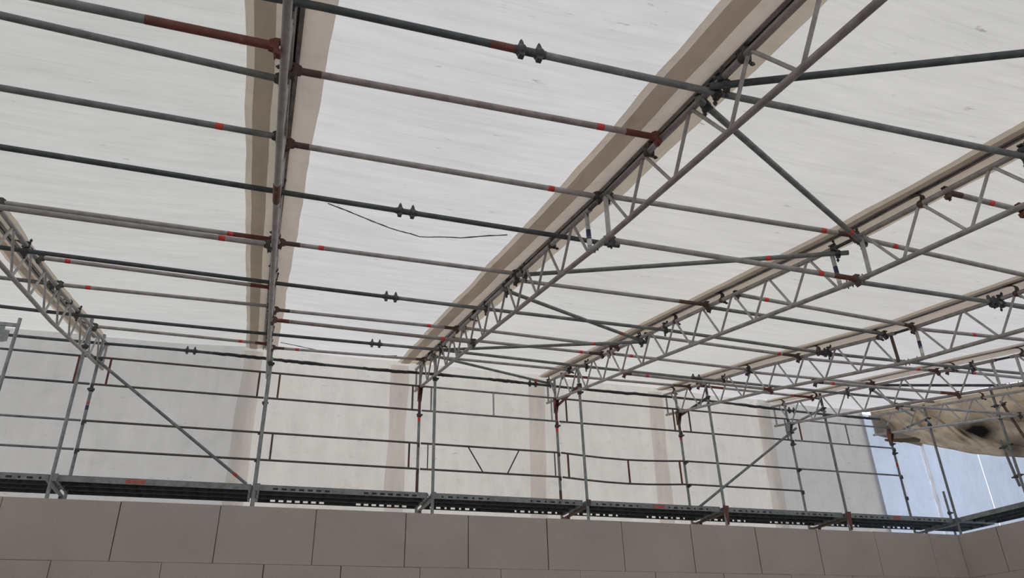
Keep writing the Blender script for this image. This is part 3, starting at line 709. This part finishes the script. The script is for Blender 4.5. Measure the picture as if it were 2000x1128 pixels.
# couplers fixing inner posts to the lower chords belong to the posts' own collars; diagonal facade braces
for (a, b, lab, bf) in ((P(-2.72, 12.50, 4.86), P(-0.09, 12.50, 2.93), 'long diagonal brace on the left, falling from the first girder to the deck', 0.93),
                        (P(7.69, 12.50, 2.78), P(10.42, 12.50, 4.60), 'diagonal brace on the right, rising from the deck to the sixth girder', None)):
    t = thing('diagonal_brace', a, lab, 'scaffold tube', 'diagonal braces of the back scaffold')
    MB().tube([a, b], 0.0242, 12).build('tube', 'mid', t)
    d = b-a
    if bf: band(t, a, b, d.length*bf, L=0.07)
    e = a if a.z > b.z else b
    coupler(t, e+(d.normalized() if e is a else -d.normalized())*0.18, d, P(e.x+(0.18 if e is a else -0.12), YO, e.z-Z0-0.08), EZ)

# ------------------------------------------------------------------ guardrails
YR = 12.505
def frame(bay, z0, z1, bars, lab, mtr='rail', sag=0.0, rb=0.0):
    xa = XK[0]-L if bay < 0 else XK[bay]; xb = xa+L
    t = thing('guardrail', P(xa, YR, z0), lab, 'guardrail', 'guardrail frames of the back scaffold')
    for z, nm in ((z1, 'top_rail'), (z0, 'bottom_rail')):
        n = 6; MB().tube([P(xa+0.03+(xb-xa-0.06)*i/n, YR, z-sag*math.sin(math.pi*i/n)) for i in range(n+1)], 0.0175, 10).build(nm, mtr, t)
    for (fa, fb, mt, r) in bars:      # top fraction, bottom fraction
        MB().tube([P(xa+L*fa, YR, z1-sag*math.sin(math.pi*fa)), P(xa+L*fb, YR, z0-sag*math.sin(math.pi*fb))], r, 10).build('upright' if abs(fa-fb) < 0.01 else 'slanting_bar', mt, t)
    return t
def rail(bay, z, lab, mt='rail', xa=None, xb=None):
    xa = (XK[0]-L if bay < 0 else XK[bay]) if xa is None else xa; xb = xb or xa+L
    t = thing('guardrail_tube', P(xa, YR, z), lab, 'guardrail', 'single guardrail tubes of the back scaffold')
    MB().tube([P(xa+0.02, YR, z), P(xb-0.02, YR, z)], 0.0175, 10).build('tube', mt, t)
    mb = MB()
    for x in (xa+0.03, xb-0.03): mb.box(P(x, YR+0.012, z-0.01), (0.04, 0.03, 0.05))
    mb.build('hook', 'coupler', t)
U = lambda f, mt='brown', r=0.0165: (f, f, mt, r)
frame(-1, ZR[3], ZR[4], [U(0.90, 'rust')], 'upper guardrail frame left of the first posts, with a rust-red upright', 'mid')
frame(-1, ZR[1], ZR[2], [U(0.92, 'mid'), U(0.38, 'mid')], 'lower grey guardrail frame left of the first posts', 'mid')
frame(-2, ZR[3], ZR[4], [], 'upper guardrail frame beyond the left picture edge', 'mid').location.x += 0
frame(0, ZR[3], ZR[4], [U(0.075, 'rust'), U(0.945, 'brown')], 'upper guardrail frame behind the long diagonal brace')
rail(0, ZR[2], 'upper of two single guardrails behind the long diagonal brace'); rail(0, ZR[1], 'lower of two single guardrails behind the long diagonal brace')
frame(1, ZR[3], ZR[4], [U(0.07), U(0.945)], 'upper guardrail frame between the second and third outer posts')
frame(1, ZR[1], ZR[2], [U(0.07), U(0.935)], 'lower guardrail frame with brown uprights between the second and third outer posts')
frame(2, ZR[3], ZR[4], [U(0.075, 'galv2'), U(0.52, 'galv'), U(0.955, 'galv')], 'upper guardrail frame with a grey middle upright between third and fourth posts', 'mid')
frame(2, ZR[1], ZR[2], [U(0.06, 'rail', 0.010), (0.335, 0.44, 'rail', 0.012), (0.70, 0.61, 'rail', 0.012), U(0.96, 'rail', 0.012)], 'dark guardrail frame with two slanting bars forming a V')
frame(3, ZR[3], ZR[4], [U(0.07, 'brown'), U(0.945, 'brown')], 'upper guardrail frame between the fourth and fifth outer posts')
frame(3, ZR[1], ZR[2], [U(0.06, 'rust', 0.0185), U(0.525, 'rust', 0.0185), U(0.945, 'rust', 0.0185)], 'lower guardrail frame with three red uprights', 'rail', sag=0.05)
frame(4, ZR[3], ZR[4], [U(0.08, 'brown'), U(0.95, 'mid')], 'upper guardrail frame between the fifth and sixth outer posts')
rail(4, ZR[2], 'upper of two single guardrails crossed by the right diagonal brace'); rail(4, ZR[1], 'lower of two single guardrails crossed by the right diagonal brace')
frame(5, ZR[3], ZR[4], [U(0.08, 'rust'), U(0.54, 'mid')], 'upper guardrail frame next to the bluish corner sheeting', 'mid')
rail(5, ZR[2], 'single guardrail next to the bluish corner sheeting', 'mid')

# ------------------------------------------------------------------ decking
ZD, FH = 2.712, 0.085
PW = 0.262
def flange(mb, x0, x1, y, z0, z1, holes, th=0.004, ax='x'):
    """vertical strip with rectangular holes (x centre, half width, zc, half height)"""
    def bx(xa, xb, za, zb):
        if xb-xa < 1e-4 or zb-za < 1e-4: return
        if ax == 'x': mb.box(P((xa+xb)/2, y, (za+zb)/2), (xb-xa, th, zb-za))
        else: mb.box(P(y, (xa+xb)/2, (za+zb)/2), (th, xb-xa, zb-za))
    if not holes: bx(x0, x1, z0, z1); return
    hz0 = min(h[2]-h[3] for h in holes); hz1 = max(h[2]+h[3] for h in holes)
    bx(x0, x1, z0, hz0); bx(x0, x1, hz1, z1)
    cur = x0
    for c, hw, zc, hh in sorted(holes):
        bx(cur, c-hw, hz0, hz1)
        if zc-hh > hz0: bx(c-hw, c+hw, hz0, zc-hh)
        if zc+hh < hz1: bx(c-hw, c+hw, zc+hh, hz1)
        cur = c+hw
    bx(cur, x1, hz0, hz1)
def bay_left(lab): return 'left picture edge' in lab
def plank(x0, x1, ya, yb, lab, holes, label_at=None, ax='x'):
    c = P((x0+x1)/2, (ya+yb)/2, ZD-FH) if ax == 'x' else P((ya+yb)/2, (x0+x1)/2, ZD-FH)
    t = thing('deck_plank', c, lab, 'scaffold plank', 'steel deck planks')
    mb = MB()
    def bxx(xc, yc, zc, sx, sy, sz):
        if ax == 'x': mb.box(P(xc, yc, zc), (sx, sy, sz))
        else: mb.box(P(yc, xc, zc), (sy, sx, sz))
    bxx((x0+x1)/2, (ya+yb)/2, ZD-0.003, x1-x0, yb-ya-0.004, 0.004)
    for f in (0.25, 0.5, 0.75): bxx((x0+x1)/2, ya+(yb-ya)*f, ZD-0.014, x1-x0-0.06, 0.03, 0.018)
    mb.build('deck_board', 'deck', t)
    for y, m2 in ((ya+0.004, 'deckedge' if 'inner' in lab else 'deck'), (yb-0.004, 'deck')):
        hh = holes if ('inner' in lab and y < (ya+yb)/2) or ('outer' in lab and y > (ya+yb)/2) else []
        if bay_left(lab): hh = hh if 'inner' in lab else []
        mb = MB(); flange(mb, x0, x1, y, ZD-FH, ZD-0.005, hh, ax=ax)
        o = mb.build('side_flange', m2, t)
    for x in (x0+0.02, x1-0.02):
        mb = MB(); bxx(x, (ya+yb)/2, ZD-FH/2, 0.03, yb-ya-0.02, FH)
        for f in (0.25, 0.75): bxx(x+(0.02 if x > (x0+x1)/2 else -0.02), ya+(yb-ya)*f, ZD-0.02, 0.05, 0.035, 0.03)
        mb.build('end_cap', 'deckedge', t)
    if label_at:
        xc, wd = label_at; mb = MB()
        if ax == 'x': mb.box(P(xc, ya+0.0005, ZD-0.045), (wd, 0.003, 0.055))
        mb.build('red_label', 'orange', t)
for bay in range(-2, 6):
    x0, x1 = XK[0]+bay*L+0.04, XK[0]+(bay+1)*L-0.04
    hs = []
    if bay not in (0, -2):
        st = {1: [0.20, 1.50], 2: [0.10, 1.55], 3: [0.12, 1.45], 4: [0.15, 1.45], 5: [0.15, 1.5], -1: [0.4, 1.6]}[bay]
        for s_ in st:
            for i in range(7):
                wide = (bay in (1,)) or i % 2 == 1
                hs.append((x0+s_+0.055+i*0.122, 0.036 if wide else 0.017, ZD-0.052, 0.015))
    for j in range(3):
        ya = YI+0.03+j*(PW+0.006)
        lb = {0: 'inner', 1: 'middle', 2: 'outer'}[j]
        bn = ['beyond the left edge', 'at the left picture edge', 'with a red label, left of the overhead girder', 'right of the overhead girder', 'below the V-barred guardrail', 'below the red-barred guardrail', 'below the right diagonal brace', 'before the right corner'][bay+2]
        la = None
        if j == 0: la = {0: (XK[0]+L*0.395, 0.24), 3: (XK[3]+1.35, 0.2), 5: (XK[5]+1.2, 0.16)}.get(bay)
        plank(x0, x1, ya, ya+PW, f'{lb} steel deck plank {bn}', hs, la)
# right walkway planks running towards the viewer
for i, (ya, yb) in enumerate(((8.95, 11.46), (6.4, 8.90))):
    for j in range(3):
        xa = XK[6]+0.05+j*0.30
        plank(ya, yb, xa, xa+0.29, '%s deck plank of the right walkway, %s length from the corner' % (['inner', 'middle', 'outer'][j], ORD[i]), [], ax='y')
# corner infill
for j in range(3):
    ya = YI+0.03+j*(PW+0.006); plank(XK[6]+0.04, 13.88, ya, ya+PW, '%s short deck plank filling the right corner' % ['inner', 'middle', 'outer'][j], [])
# transoms carrying the deck
for k in range(-1, 7):
    x = XK[0]+k*L; rusty = k in (3, 4, 5)
    t = thing('transom', P(x, YI, ZD-0.16), ('rust-brown' if rusty else 'grey')+' transom under the deck at the '+(PN[k]+' inner post' if k >= 0 else 'post beyond the left edge'), 'scaffold bracket', 'transoms under the decking')
    MB().tube([P(x, YI, ZD-0.115), P(x, YO, ZD-0.115)], 0.0242, 12).build('tube', 'brown' if rusty else 'mid', t)
    mb = MB(); mb.box(P(x, YO-0.06, ZD-0.15), (0.05, 0.05, 0.13)); mb.box(P(x, YO-0.28, ZD-0.15), (0.05, 0.03, 0.09)); mb.build('claw', 'rust' if rusty else 'mid', t)
    mb = MB(); mb.prism([(-0.05, 0.06), (0.07, 0.06), (0.05, -0.02), (0.032, -0.26), (0.01, -0.26), (-0.035, -0.02)] if k in (4, 5) else [(-0.03, 0.05), (0.05, 0.05), (0.04, -0.05), (-0.02, -0.05)], P(x+0.03, YI-0.03, ZD-0.05), EX, EZ, EY, 0.012)
    mb.build('gusset_plate', 'rust' if k in (4, 5) else ('brown' if k == 3 else 'deckedge'), t)

# frayed cords lying against the second roof sheet
def cord(pts, lab):
    mb = MB(); c3 = [P(x, y, roof_z(x, y, (x-XK[1])/L, 7.3)-0.012) for x, y in pts]
    dense = []
    for a, b in zip(c3, c3[1:]):
        for i in range(6):
            q = a+(b-a)*i/6; q = q+EY*0.012*nz(q.x*6, q.y)+EZ*0.0; dense.append(q)
    mb.tube(dense, [0.005+0.006*abs(nz(i*0.5, 2)) for i in range(len(dense))], 6)
    for i in range(0, len(dense), 2):
        q = dense[i]; mb.tube([q, q+Vector((random.uniform(-.03, .03), random.uniform(-.05, .02), -0.006))], 0.0018, 4)
    tag(mb.build('frayed_cord', 'cord'), lab, 'cord')
cord([(0.35, 6.34), (0.61, 6.47), (1.0, 6.66), (1.34, 6.77), (1.76, 6.65), (2.29, 6.38)], 'grey frayed cord sagging in a curve on the second roof sheet')
cord([(0.15, 12.55), (0.79, 12.75), (1.51, 12.78), (2.3, 12.6)], 'thin frayed cord on the roof sheet just above the eave')
